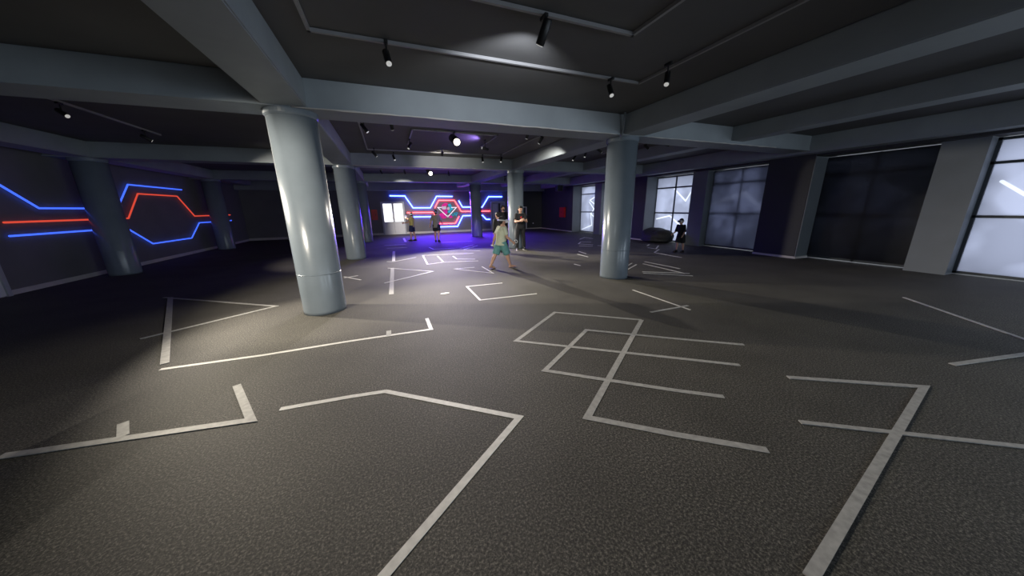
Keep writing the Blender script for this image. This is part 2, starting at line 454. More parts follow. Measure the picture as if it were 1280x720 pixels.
# pipe running down from the beam beside the nearest column
b = bmesh.new()
add_tube(b, [(4.24, 5.03, ZC - .02), (4.30, 5.12, 2.95), (4.33, 5.22, 2.80)], .02)
tag(obj('conduit_pipe', b, M['pier'], smooth=True), 'thin grey pipe slanting from the ceiling to the top of the nearest column', 'pipe')

# ------------------------------------------------------------------ doors on the back wall
def P(px, py, Y=YB): return onY(px, py, Y)
d = struct(bpy.data.objects.new('door_1', None)); COL.objects.link(d); d.location = (-.31, YB, 0)
X0, X1, ZT = -.31, 1.07, 2.02
wd = X1 - X0
b = bmesh.new()
add_box(b, 0, .07, -.07, -.0, 0, ZT); add_box(b, wd - .07, wd, -.07, 0, 0, ZT); add_box(b, .07, wd - .07, -.07, 0, ZT - .07, ZT)
obj('door_frame', b, M['greyframe'], d)
for k in range(2):
    a0 = .075 + k * (wd - .14) / 2; a1 = a0 + (wd - .14) / 2 - .01
    b = bmesh.new()
    add_box(b, a0, a1, -.05, -.01, .02, .80, bev=.004)
    add_box(b, a0, a0 + .05, -.05, -.01, .80, ZT - .08); add_box(b, a1 - .05, a1, -.05, -.01, .80, ZT - .08)
    add_box(b, a0 + .05, a1 - .05, -.05, -.01, ZT - .12, ZT - .08)
    lf = obj('door_leaf', b, M['white'], d)
    obj('door_glass', box(a0 + .05, a1 - .05, -.035, -.025, .80, ZT - .12), M['doorglass'], lf)
    hx = a1 - .03 if k == 0 else a0 + .03
    b = bmesh.new(); add_tube(b, [(hx, -.055, .92), (hx, -.09, .93), (hx, -.09, 1.07), (hx, -.055, 1.08)], .008)
    obj('door_handle', b, M['track'], lf, smooth=True)
# half hidden grey door behind the standing men
d = struct(bpy.data.objects.new('door_2', None)); COL.objects.link(d); d.location = (6.76, YB, 0)
b = bmesh.new()
add_box(b, 0, .07, -.07, 0, 0, 1.98); add_box(b, 1.0, 1.07, -.07, 0, 0, 1.98); add_box(b, .07, 1.0, -.07, 0, 1.91, 1.98)
obj('door_frame', b, M['greyframe'], d)
b = bmesh.new(); add_box(b, .075, .995, -.05, -.01, .02, 1.9)
lf = obj('door_leaf', b, M['doordark'], d)
obj('door_panel', box(.16, .48, -.06, -.05, .25, 1.8, bev=.004), M['greyframe'], lf)
obj('door_glass', box(.58, .72, -.056, -.05, 1.0, 1.85), M['black'], lf)
# dark opening with pale trim beyond the column
d = struct(bpy.data.objects.new('door_3', None)); COL.objects.link(d); d.location = (8.2, YB, 0)
b = bmesh.new()
add_box(b, 0, .05, -.06, 0, 0, 1.6); add_box(b, 1.25, 1.32, -.06, 0, 0, 1.6); add_box(b, .05, 1.25, -.06, 0, 1.54, 1.6)
obj('door_frame', b, M['white'], d)
obj('door_leaf', box(.055, 1.245, -.04, -.005, .02, 1.535), M['darkwall'], d)
# door in the dim left wall
d = struct(bpy.data.objects.new('door_4', None)); COL.objects.link(d); d.location = (XL, 7.4, 0)
b = bmesh.new()
add_box(b, 0, .07, 0, .08, 0, 2.1); add_box(b, 0, .07, 1.72, 1.8, 0, 2.1); add_box(b, 0, .07, .08, 1.72, 2.02, 2.1)
obj('door_frame', b, M['greyframe'], d)
for k in range(2):
    a0 = .085 + k * .82; a1 = a0 + .81
    b = bmesh.new()
    add_box(b, .01, .05, a0, a1, .02, .85, bev=.004); add_box(b, .01, .05, a0, a0 + .08, .85, 2.01); add_box(b, .01, .05, a1 - .08, a1, .85, 2.01)
    add_box(b, .01, .05, a0 + .08, a1 - .08, 1.93, 2.01)
    lf = obj('door_leaf', b, M['white'], d)
    obj('door_glass', box(.025, .035, a0 + .08, a1 - .08, .85, 1.93), M['vrwhite'], lf)

# red fire boxes
def firebox(name, x0, x1, y0, y1, z0, z1, label):
    t = thing(name, label, 'fire box', ((x0 + x1) / 2, (y0 + y1) / 2, z0))
    cx, cy = t.location.x, t.location.y
    b = box(x0 - cx, x1 - cx, y0 - cy, y1 - cy, 0, z1 - z0, bev=.01); obj('cabinet_body', b, M['redbox'], t)
    if x1 - x0 > y1 - y0: b = box(x0 - cx + .06, x1 - cx - .06, y0 - cy - .012, y0 - cy, .08, (z1 - z0) - .08, bev=.004); c = (x1 - cx - .1, y0 - cy - .025, (z1 - z0) / 2)
    else: b = box(x0 - cx - .012, x0 - cx, y0 - cy + .06, y1 - cy - .06, .08, (z1 - z0) - .08, bev=.004); c = (x0 - cx - .02, 0, (z1 - z0) / 2)
    dr = obj('cabinet_door', b, M['redbox'], t)
    b = bmesh.new(); add_box(b, c[0] - .012, c[0] + .012, c[1] - .012, c[1] + .012, c[2] - .05, c[2] + .05); obj('cabinet_latch', b, M['black'], dr)
firebox('fire_cabinet', -.88, -.54, YB - .16, YB, .94, 1.56, 'red fire box on the back wall left of the bright white door')
firebox('fire_cabinet', XR - .14, XR, 17.75, 18.35, .88, 1.52, 'red fire box on the dark right wall left of the far windows')
# small wall socket on the charcoal wall
b = box(10.02, 10.10, YB - .012, YB, .36, .44, bev=.003); s = tag(obj('wall_socket', b, M['white']), 'small white socket low on the charcoal back wall', 'socket')
# box hanging below ceiling by the window corner
t = thing('wall_speaker', 'dark box speaker high up at the corner left of the far windows', 'speaker', (10.25, 17.8, 2.5))
obj('cabinet_body', box(-.2, .2, -.15, .15, 0, .34, bev=.01), M['mullion'], t); obj('speaker_grille', box(-.17, .17, -.16, -.15, .03, .31, bev=.004), M['black'], t)
b = bmesh.new(); add_tube(b, [(0, 0, .33), (0, 0, .72)], .015); obj('hanging_rod', b, M['black'], t)

# ------------------------------------------------------------------ neon on the back wall
YN = YB - .05
def neon(pts, m, label, r=.030):
    b = bmesh.new(); add_tube(b, [onY(x, y, YN) for x, y in pts], r, 10)
    return tag(obj('neon_tube', b, m, smooth=True), label, 'neon light', 'neon tubes on the back wall')
neon([(487, 244.7), (506, 245.0), (516.3, 259.8), (538.1, 259.7), (545.6, 245.4), (565.6, 245.6)], M['blue'], 'long blue neon tube dipping between the white door and the top of the hexagon')
neon([(573.3, 250.7), (578.1, 258.8), (591.5, 258.8), (602.8, 258.9), (610.6, 245.9), (627.5, 245.9)], M['blue'], 'blue neon tube passing behind the far column, upper right of the hexagon')
neon([(516.8, 271.3), (538.7, 270.9), (547.3, 283.7), (572.1, 283.0), (578.6, 269.7), (591.2, 269.4), (603.3, 269.2), (607.8, 274.2), (612.6, 274.2)], M['blue'], 'blue neon tube running under the hexagon and on behind the far column')
neon([(509, 265.9), (541.9, 265.4), (549, 279.6), (569.3, 279.1), (573.9, 270.4)], M['red'], 'red neon tube from the white door along the lower half of the hexagon', .02)
neon([(543.4, 260.0), (548.3, 250.5), (568.0, 250.5), (576.5, 264.2), (591.2, 264.1), (612.4, 263.8)], M['red'], 'red neon tube over the upper half of the hexagon and on to the right', .02)
# art inside the hexagon
t = thing('wall_artwork', 'painted pink and teal faces with a white triangle inside the neon hexagon', 'artwork', (P(559, 264).x, YB, P(559, 264).z))
def flat_art(name, polys, m, depth, parent, label=None):
    b = bmesh.new(); o0 = parent.location
    for poly in polys:
        ps = [onY(x, y, YB) - o0 for x, y in poly]
        f = [b.verts.new((p.x, -depth, p.z)) for p in ps]
        g = [b.verts.new((p.x, -.001, p.z)) for p in ps]
        b.faces.new(f); b.faces.new(g[::-1])
        n = len(f)
        for i in range(n): b.faces.new((f[i], g[i], g[(i + 1) % n], f[(i + 1) % n]))
    return obj(name, b, m, parent, label=label)
def cz(u, v): return (320 + u / 5.5424) / 3.168 + 438, (v / 5.5424 - 360) / 3.168 + 360   # measured on the enlarged view of the sign
def poly(l): return [cz(u, v) for u, v in l]
flat_art('painted_head', [poly([(228, 190), (245, 165), (280, 140), (320, 128), (355, 138), (368, 165), (345, 172), (335, 205), (340, 255), (358, 280), (350, 320), (362, 345), (325, 395), (300, 400), (290, 345), (255, 300), (235, 262), (225, 230)]),
    poly([(165, 400), (205, 350), (255, 345), (300, 402), (340, 440), (330, 462), (240, 475), (205, 430)]),
    poly([(370, 430), (400, 410), (440, 400), (480, 440), (440, 462), (390, 455)])], M['pink'], .012, t, 'magenta painted face')
flat_art('painted_hair', [poly([(368, 165), (385, 145), (405, 155), (420, 135), (440, 180), (455, 200), (445, 230), (480, 240), (470, 275), (440, 290), (425, 330), (400, 350), (372, 340), (360, 315), (385, 300), (410, 270), (405, 235), (385, 215), (372, 190)])], M['teal'], .012, t, 'teal painted face')
flat_art('painted_goggles', [poly([(232, 205), (325, 200), (328, 262), (285, 275), (240, 262)])], M['goggle'], .016, t, 'white painted goggles')
flat_art('painted_eye', [poly([(378 + 33 * math.cos(a * PI / 6), 250 + 34 * math.sin(a * PI / 6)) for a in range(12)])], M['goggle'], .016, t, 'round white painted eye')
flat_art('painted_hands', [poly([(335, 410), (360, 395), (390, 405), (385, 440), (355, 448), (340, 430)])], M['goggle'], .016, t, 'pale clasped hands')
b = bmesh.new()
def add_strokes(b, strokes, r, y):
    for st in strokes:
        pts = [onY(*cz(u, v), YB) - t.location for u, v in st]
        add_tube(b, [(p.x, y, p.z) for p in pts], r, 8)
# lettering: V R
add_strokes(b, [[(452, 350), (458, 395), (478, 410), (492, 385), (500, 345)], [(515, 345), (518, 380), (524, 412)], [(515, 348), (560, 340), (580, 352), (560, 372), (520, 380)], [(535, 380), (560, 400), (566, 448)]], .028, -.02)
obj('lettering', b, M['teal'], t, label='cyan brush letters VR')
b = bmesh.new()
add_strokes(b, [[(340, 415), (140, 228), (225, 228)], [(440, 228), (550, 228), (380, 415)]], .025, -.035)
obj('triangle_tube', b, M['whiteneon'], t, label='glowing white triangle outline')

# neon lines running on along the dim left wall
def wneon(pts, m, label, r=.02):
    b = bmesh.new()
    pts = [Vector((XL + .05, y, z)) for y, z in pts]
    rings = []
    bb = b
    for p, q in zip(pts[:-1], pts[1:]): add_caps(bb, p, q, r, r, 8)
    return tag(obj('neon_tube', b, m, smooth=True), label, 'neon light', 'neon tubes on the left wall')
M['bluedim'] = emis('dim_blue_neon', (0.05, 0.13, 1.0), 1.5)
M['reddim'] = emis('dim_red_neon', (1.0, 0.10, 0.06), 0.7)
wneon([(9.6, 2.3), (10.4, 1.7), (12.6, 1.7), (13.3, 2.4), (16.0, 2.4)], M['bluedim'], 'blue neon tube dipping along the dim left wall, uppermost there')
wneon([(9.6, 1.42), (12.9, 1.42), (13.6, 2.15), (15.6, 2.15), (16.4, 1.42), (19.5, 1.42)], M['reddim'], 'red neon tube forming an open hexagon on the dim left wall')
wneon([(9.6, 1.15), (12.7, 1.15), (13.6, .6), (15.8, .6), (16.6, 1.15), (19.5, 1.15)], M['bluedim'], 'blue neon tube dipping along the dim left wall, lowest there')

# ------------------------------------------------------------------ lighting tracks
def track(pts, label):
    b = bmesh.new()
    for (x0, y0), (x1, y1) in zip(pts[:-1], pts[1:]):
        add_box(b, min(x0, x1) - .015, max(x0, x1) + .015, min(y0, y1) - .015, max(y0, y1) + .015, ZC - .035, ZC - .004)
    tag(obj('lighting_track', b, M['track']), label, 'lighting track', 'ceiling lighting tracks')
track([(-.5, .9), (-.5, 3.87), (3.46, 3.87), (3.46, .9)], 'outer grey lighting track on the nearest ceiling bay, bent at its right corner')
track([(.45, .9), (.45, 2.9), (2.47, 2.9), (2.47, .9)], 'inner grey lighting track at the top of the photo, inside the longer one')
track([(-.32, 6.6), (-.32, 10.2), (3.6, 10.2), (3.6, 6.6)], 'long lighting track behind the nearest beam, seen running back at the left')
track([(.70, 7.5), (.70, 9.1)], 'short lighting track left of the brightest lamp')
track([(.74, 7.5), (2.62, 7.5), (2.62, 8.9)], 'lighting track passing just above the brightest lamp')
track([(-.1, 12.6), (-.1, 14.2), (3.6, 14.2)], 'lighting track in the bay beyond the second beam')
track([(.55, 16.4), (3.0, 16.4)], 'short far lighting track just before the third beam')
track([(5.45, 6.6), (5.45, 9.2)], 'lighting track left of the midspan beam in the right hand bay')
track([(6.75, 6.0), (6.75, 9.0)], 'lighting track behind the nearest column, running towards the windows')

# ------------------------------------------------------------------ spotlights
def make_spot(loc, aim, label, on=None, size=1.0):
    """loc: where its head hangs; aim: unit direction of the lens"""
    x, y, z = loc
    t = thing('track_spotlight', label, 'spotlight', (x, y, ZC - .035), 0, 'ceiling track spotlights')
    b = bmesh.new(); add_box(b, -.018, .018, -.05, .05, -.03, 0, bev=.003); obj('track_adapter', b, M['black'], t)
    hz = z - (ZC - .035)
    b = bmesh.new(); add_tube(b, [(0, 0, -.03), (0, 0, hz + .02)], .009, 8); obj('stem', b, M['black'], t)
    a = Vector(aim).normalized(); c = Vector((0, 0, hz))
    r = .034 * size; L = .085 * size
    b = bmesh.new()
    add_loft(b, [c - a * L * 1.0, c - a * L * .93, c + a * L * .96, c + a * L], [r * .8, r, r, r * .94], 20)
    hd = obj('lamp_head', b, M['black'], t)
    for p in hd.data.polygons: p.use_smooth = len(p.vertices) == 4
    b = bmesh.new(); add_loft(b, [c + a * L * .97, c + a * (L + .006)], [r * .82, r * .78], 20)
    obj('lens', b, M['lenson'] if on and on.startswith('glare') else M['lens'], hd)
    if on:
        p, col, ang, tgt = ON[on]
        o = lamp('lamp', (x, y, 0), tgt, p, col, ang)
        wl = Vector((x, y, z)) + a * (L + .03)
        dd = Vector(tgt) - wl
        o.rotation_quaternion = dd.to_track_quat('-Z', 'Y')
        o.matrix_parent_inverse = Matrix.Identity(4); o.parent = t
        o.location = wl - Vector(t.location)
    return t
Z0 = 3.04
def S(px, py, z, aim, label, on=None, size=1.0):
    p = onZ(px, py, z); return make_spot(p, aim, label, on, size)
Z1 = 3.06
S(484, 72, 3.04, (.1, -.55, -.8), 'black spotlight at the left end of the outer track, round lens towards the camera')
S(763, 113, 3.04, (-.1, -.5, -.85), 'black spotlight near the right corner of the outer track')
S(834, 98, 3.02, (-.35, -.3, -.85), 'black spotlight on the short right side of the outer track, at the right edge')
S(680, 40, 3.06, (-.15, .55, -.8), 'large black spotlight on the inner track near the top, back turned', 'beam_wash', 1.15)
S(455.4, 160, 3.04, (.55, -.1, -.8), 'black spotlight at far left just under the nearest beam, tilted right')
S(489.3, 156, 3.06, (.1, .5, -.8), 'black boxy spotlight under the nearest beam, second from the left')
S(468, 192.3, 3.04, (.5, 0, -.6), 'black spotlight at the back end of the left hand track')
S(492.4, 197, 3.04, (.2, -.5, -.8), 'small black spotlight on the grey second beam, left part')
S(512.2, 182, 3.04, (-.4, -.3, -.8), 'black spotlight at the end of the short track left of the brightest lamp')
S(552.9, 192.3, 3.04, (0.1, .8, -.3), 'small black spotlight hanging just below and left of the brightest lamp', 'beam_wash_far')
S(568.2, 175, 3.02, (.02, -.93, -.36), 'brightest spotlight, glaring white towards the camera under the nearest beam', 'glare_near', 2.6)
S(606.5, 186, 2.98, (-.9, -.1, .15), 'dark spotlight right of the brightest lamp on a slanting track', 'violet')
S(603.2, 199.4, 3.04, (0, -.3, -.9), 'small spotlight with two glints right of and below the brightest lamp')
S(626.6, 199.4, 3.04, (-.3, -.3, -.8), 'dark spotlight left of the second column top')
S(536.6, 215.2, 3.0, (.08, -.93, -.30), 'second glaring white spotlight, smaller, beyond the second beam', 'glare_far', 2.8)
S(476.7, 215, 3.04, (.3, .5, -.7), 'tiny far spotlight at the left beyond the second beam', 'door_white')
S(505.9, 215, 3.04, (.2, .6, -.8), 'tiny far spotlight in violet light left of the second glaring lamp')
S(496.4, 222.8, 3.04, (.1, -.4, -.9), 'tiny far spotlight with a bright dot over the white door', 'far_fill')
S(561, 217.6, 3.04, (.2, .7, -.7), 'tiny far spotlight right of the second glaring lamp', 'blue_b')
S(659.8, 168, 3.04, (-.2, .4, -.9), 'black spotlight tucked behind the right half of the nearest beam, left one')
S(676, 175, 3.04, (-.4, .3, -.8), 'black spotlight tucked behind the right half of the nearest beam, right one', 'mid_right')
S(717.8, 197.5, 3.04, (-.5, 0, -.7), 'black spotlight in the right hand bay left of the nearest column, farther one')
S(731.7, 192.7, 3.04, (-.3, -.1, -.9), 'black spotlight in the right hand bay left of the nearest column, middle one')
S(749, 188, 3.04, (.8, -.1, -.5), 'black spotlight in the right hand bay touching the nearest column outline')
S(808, 183.5, 3.06, (.8, 0, -.4), 'black spotlight pointing sideways right of the nearest column top')
S(833, 180.5, 3.06, (.8, -.1, -.2), 'black spotlight with a bright end near the right edge under the beam')
make_spot((6.1, 16.4, 3.0), (.2, .8, -.7), 'far spotlight in the right hand bay towards the charcoal wall')
# the ones outside the strip seen clearly
track([(-4.4, 1.4), (-4.4, 9.6)], 'long lighting track over the dim left part of the hall')
make_spot((-3.0, 2.3, Z0), (.5, .6, -.7), 'spotlight over the left foreground, free of any beam', 'left_front')
b = None
track([(-3.0, 1.6), (-3.0, 4.6)], 'short lighting track over the left foreground')
make_spot((-4.4, 7.3, Z0), (.8, -.4, -.6), 'spotlight in the left hall beyond the large left column', 'left_far')
make_spot((-4.4, 9.1, Z0), (.8, .5, -.6), 'spotlight in the left hall at the back end of the long track', 'left_back')

# ------------------------------------------------------------------ floor tape
TAPES = [0]
def tape(pts, label, wd_=.05, m='tape', worn=None):
    P3 = [onZ(x, y) for x, y in pts]
    b = bmesh.new(); z0 = .0005; TAPES[0] += 1; z1 = .0025 + TAPES[0] * .00008
    L, Rr = [], []
    n = len(P3); closed = (P3[0] - P3[-1]).length < 1e-4
    for i, p in enumerate(P3):
        d0 = (p - P3[i - 1]).normalized() if i else None
        d1 = (P3[i + 1] - p).normalized() if i < n - 1 else None
        d0 = d0 or d1; d1 = d1 or d0
        t_ = (d0 + d1)
        t_ = t_.normalized() if t_.length > .05 else d0
        nn = Vector((-t_.y, t_.x, 0)); k = min(3.0, 1 / max(.2, abs(t_.dot(d0))))
        L.append(p + nn * wd_ / 2 * k); Rr.append(p - nn * wd_ / 2 * k)
    if n > 1:
        e = (P3[1] - P3[0]).normalized() * wd_ * .3
    vb = [[b.verts.new((q.x, q.y, z)) for q in lst] for lst in (L, Rr) for z in (z0, z1)]
    Lb, Lt, Rb, Rt = vb
    for i in range(n - 1):
        b.faces.new((Lt[i], Lt[i + 1], Rt[i + 1], Rt[i])); b.faces.new((Lb[i], Rb[i], Rb[i + 1], Lb[i + 1]))
        b.faces.new((Lb[i], Lb[i + 1], Lt[i + 1], Lt[i])); b.faces.new((Rb[i], Rt[i], Rt[i + 1], Rb[i + 1]))
    for i in (0, n - 1): b.faces.new((Lb[i], Lt[i], Rt[i], Rb[i]))
    return tag(obj('floor_tape', b, M[m]), label, 'floor tape', 'tape lines on the floor')
tape([(350, 511.5), (438, 496), (482, 489.3), (649, 521.8), (478, 722), (330, 900)], 'widest pale tape line in the foreground, bent twice, running out at the bottom')
tape([(438, 426.5), (539, 411.7), (533.5, 398)], 'bright L shaped tape on the left with a short upright end')
tape([(438, 426.5), (330, 444), (200, 462)], 'dim tape continuing left from the bright L shaped tape')
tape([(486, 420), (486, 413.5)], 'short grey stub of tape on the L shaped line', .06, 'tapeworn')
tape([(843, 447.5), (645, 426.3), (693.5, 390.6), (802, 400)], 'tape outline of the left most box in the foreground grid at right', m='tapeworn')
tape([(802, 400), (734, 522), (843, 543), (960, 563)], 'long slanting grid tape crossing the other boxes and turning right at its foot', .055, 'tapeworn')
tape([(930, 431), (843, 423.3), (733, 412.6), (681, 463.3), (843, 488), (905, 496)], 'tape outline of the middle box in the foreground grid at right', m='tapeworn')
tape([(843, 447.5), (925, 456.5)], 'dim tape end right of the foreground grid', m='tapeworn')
tape([(791, 362.5), (863, 387.5)], 'thin tape line right of the nearest column foot, falling to the right', .035)
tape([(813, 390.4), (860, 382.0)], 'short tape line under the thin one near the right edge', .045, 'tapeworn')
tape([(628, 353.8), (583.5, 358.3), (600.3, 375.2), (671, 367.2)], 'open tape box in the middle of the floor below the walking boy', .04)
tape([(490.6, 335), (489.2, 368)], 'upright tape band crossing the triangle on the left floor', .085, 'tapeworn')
tape([(485, 335.2), (541, 339.3), (480.5, 354)], 'pale tape triangle open at the left', .045)
tape([(492.4, 314.3), (492.0, 326.5)], 'short bright upright tape band above the triangle', .09)
tape([(483.5, 327.2), (492, 327.2), (520, 321.8)], 'thin tape line under the short bright upright band', .045)
tape([(480.5, 306.9), (507, 305.5)], 'thin level tape line left, upper of two', .04)
tape([(483.5, 310.4), (508.5, 309.4)], 'thin level tape line left, lower of two', .04)
tape([(504.6, 297.8), (507.2, 302.3)], 'small tape dash on the floor before the white door', .10)
tape([(592, 316.5), (528.6, 319.4), (534.5, 330.5), (554, 327.9), (598, 326.2)], 'tape box in violet light on the middle floor, outermost of three', .05)
tape([(546.8, 320.2), (553.8, 327.0)], 'slanting tape dividing the violet box, left one', .045)
tape([(566, 320.2), (571, 323.8), (594, 324.0)], 'bent tape dividing the violet box, right one', .045)
tape([(536.5, 309.3), (541.8, 311.6), (592, 309.4)], 'blue lit tape line on the far floor in front of the hexagon', .05)
tape([(550, 314), (575, 313.0), (600, 313.5)], 'faint far tape line just behind the violet box', .04)
tape([(575, 310.8), (592, 306.0)], 'slanting far tape in blue light left of the far column', .05)
tape([(580, 312), (597, 307)], 'second slanting far tape in blue light left of the far column', .05)
tape([(552, 303), (590, 301.5)], 'faint tape line in the deepest blue light by the neon wall', .06)
tape([(593, 334.2), (568.3, 336.3), (616.5, 341.6), (602.4, 333.3)], 'thin tape triangle just left of the walking boy feet', .035)
tape([(430, 347.5), (447.5, 344.6)], 'faint tape stroke at the far left, upper', .04)
tape([(430, 346), (451, 350)], 'faint tape stroke at the far left, lower', .04)
# right hand far floor
tape([(809, 307.4), (811.5, 305.6)], 'tiny tape dash at right before the pier', .06)
tape([(810, 309.7), (820, 311.2), (823, 307.2)], 'hooked tape mark at right before the beanbag', .05)
tape([(823.7, 311.8), (818, 315.7), (840, 319.9), (852, 322)], 'zigzag tape line at right leading to the frame edge', .05)
tape([(806, 327.2), (838, 333.5), (850, 336)], 'upper of the close tape lines right of the nearest column', .045)
tape([(804, 329.8), (842, 338.6), (856, 342)], 'second of the close tape lines right of the nearest column', .045)
tape([(803, 339.9), (840, 341.0), (862, 342)], 'third of the close tape lines right of the nearest column', .045)
tape([(804, 341.6), (842, 343.6), (866, 345)], 'lowest of the close tape lines right of the nearest column', .045)
tape([(780, 339.5), (795.6, 330.8)], 'tape stroke coming out from behind the nearest column', .04)
tape([(779, 335.5), (790, 329.0)], 'thinner tape stroke behind the nearest column', .03)
tape([(724.7, 299.2), (730.8, 296.9), (741, 298.3)], 'pale bent tape mark before the far windows', .05)
tape([(739, 302.7), (726, 302.4), (723.0, 304.9), (741, 306.0)], 'small tape loop before the far windows, upper', .05)
tape([(724, 307.4), (741, 307.9)], 'level tape line before the far windows', .05)
tape([(747, 307), (754, 307.6)], 'short tape line left of the nearest column shaft', .05)
tape([(723.6, 314.4), (732.4, 317.2)], 'short tape dash in the lit patch before the far windows', .05)
tape([(721.7, 317.8), (735, 321.3)], 'faint longer tape dash below the short one', .035)
tape([(717.8, 330.2), (725.6, 332.2)], 'single tape dash between the walking boy and the nearest column', .045)
# dim sides
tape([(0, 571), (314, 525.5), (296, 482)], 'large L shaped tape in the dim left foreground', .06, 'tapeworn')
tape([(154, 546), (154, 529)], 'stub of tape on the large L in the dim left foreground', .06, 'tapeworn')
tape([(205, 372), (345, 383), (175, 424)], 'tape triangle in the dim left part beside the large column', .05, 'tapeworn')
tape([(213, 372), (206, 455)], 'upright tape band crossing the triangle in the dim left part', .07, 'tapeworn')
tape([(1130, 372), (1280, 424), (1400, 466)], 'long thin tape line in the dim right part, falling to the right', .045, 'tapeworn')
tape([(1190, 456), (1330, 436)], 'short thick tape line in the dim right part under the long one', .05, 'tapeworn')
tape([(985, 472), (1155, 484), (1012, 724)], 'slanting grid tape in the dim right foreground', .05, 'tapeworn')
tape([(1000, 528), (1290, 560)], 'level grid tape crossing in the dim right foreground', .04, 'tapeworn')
# low pale oval on the floor
b = bmesh.new(); c = onZ(556.3, 367)
add_loft(b, [(c.x, c.y, .001), (c.x, c.y, .006), (c.x, c.y, .009)], [(.085, .04), (.088, .042), (.07, .03)], 18, axes=(Vector((1, .1, 0)).normalized(), Vector((-.1, 1, 0)).normalized()))
tag(obj('oval_mark', b, M['tape']), 'small white oval mark on the bare middle of the floor', 'scrap')

# ------------------------------------------------------------------ bean bag
c = Vector((10.74, 10.22, 0))
t = thing('beanbag', 'dark beanbag slumped in front of the right hand window', 'beanbag', c)
b = bmesh.new()
for dx, dy, dz, r in ((0, .0, .24, (.50, .66, .27)), (.05, .30, .30, (.42, .42, .31)), (0, -.34, .28, (.42, .42, .29)), (.05, 0, .44, (.35, .5, .17)), (0, 0, .10, (.55, .72, .10))):
    add_ball(b, (dx, dy, dz), r, 24)
bo = remeshed('bag_body', b, M['bag'], .03, t, 4)
for v in bo.data.vertices:
    v.co += Vector((math.sin(v.co.y * 9) * .012, math.sin(v.co.x * 8 + v.co.z * 9) * .012, math.sin(v.co.y * 7 + v.co.x * 5) * .012))
    if v.co.z < .004: v.co.z = .004
b = bmesh.new(); add_tube(b, [(.0, .1, .54), (.0, .06, .60), (.0, -.06, .60), (.0, -.1, .54)], .012); obj('carry_loop', b, M['black'], t)

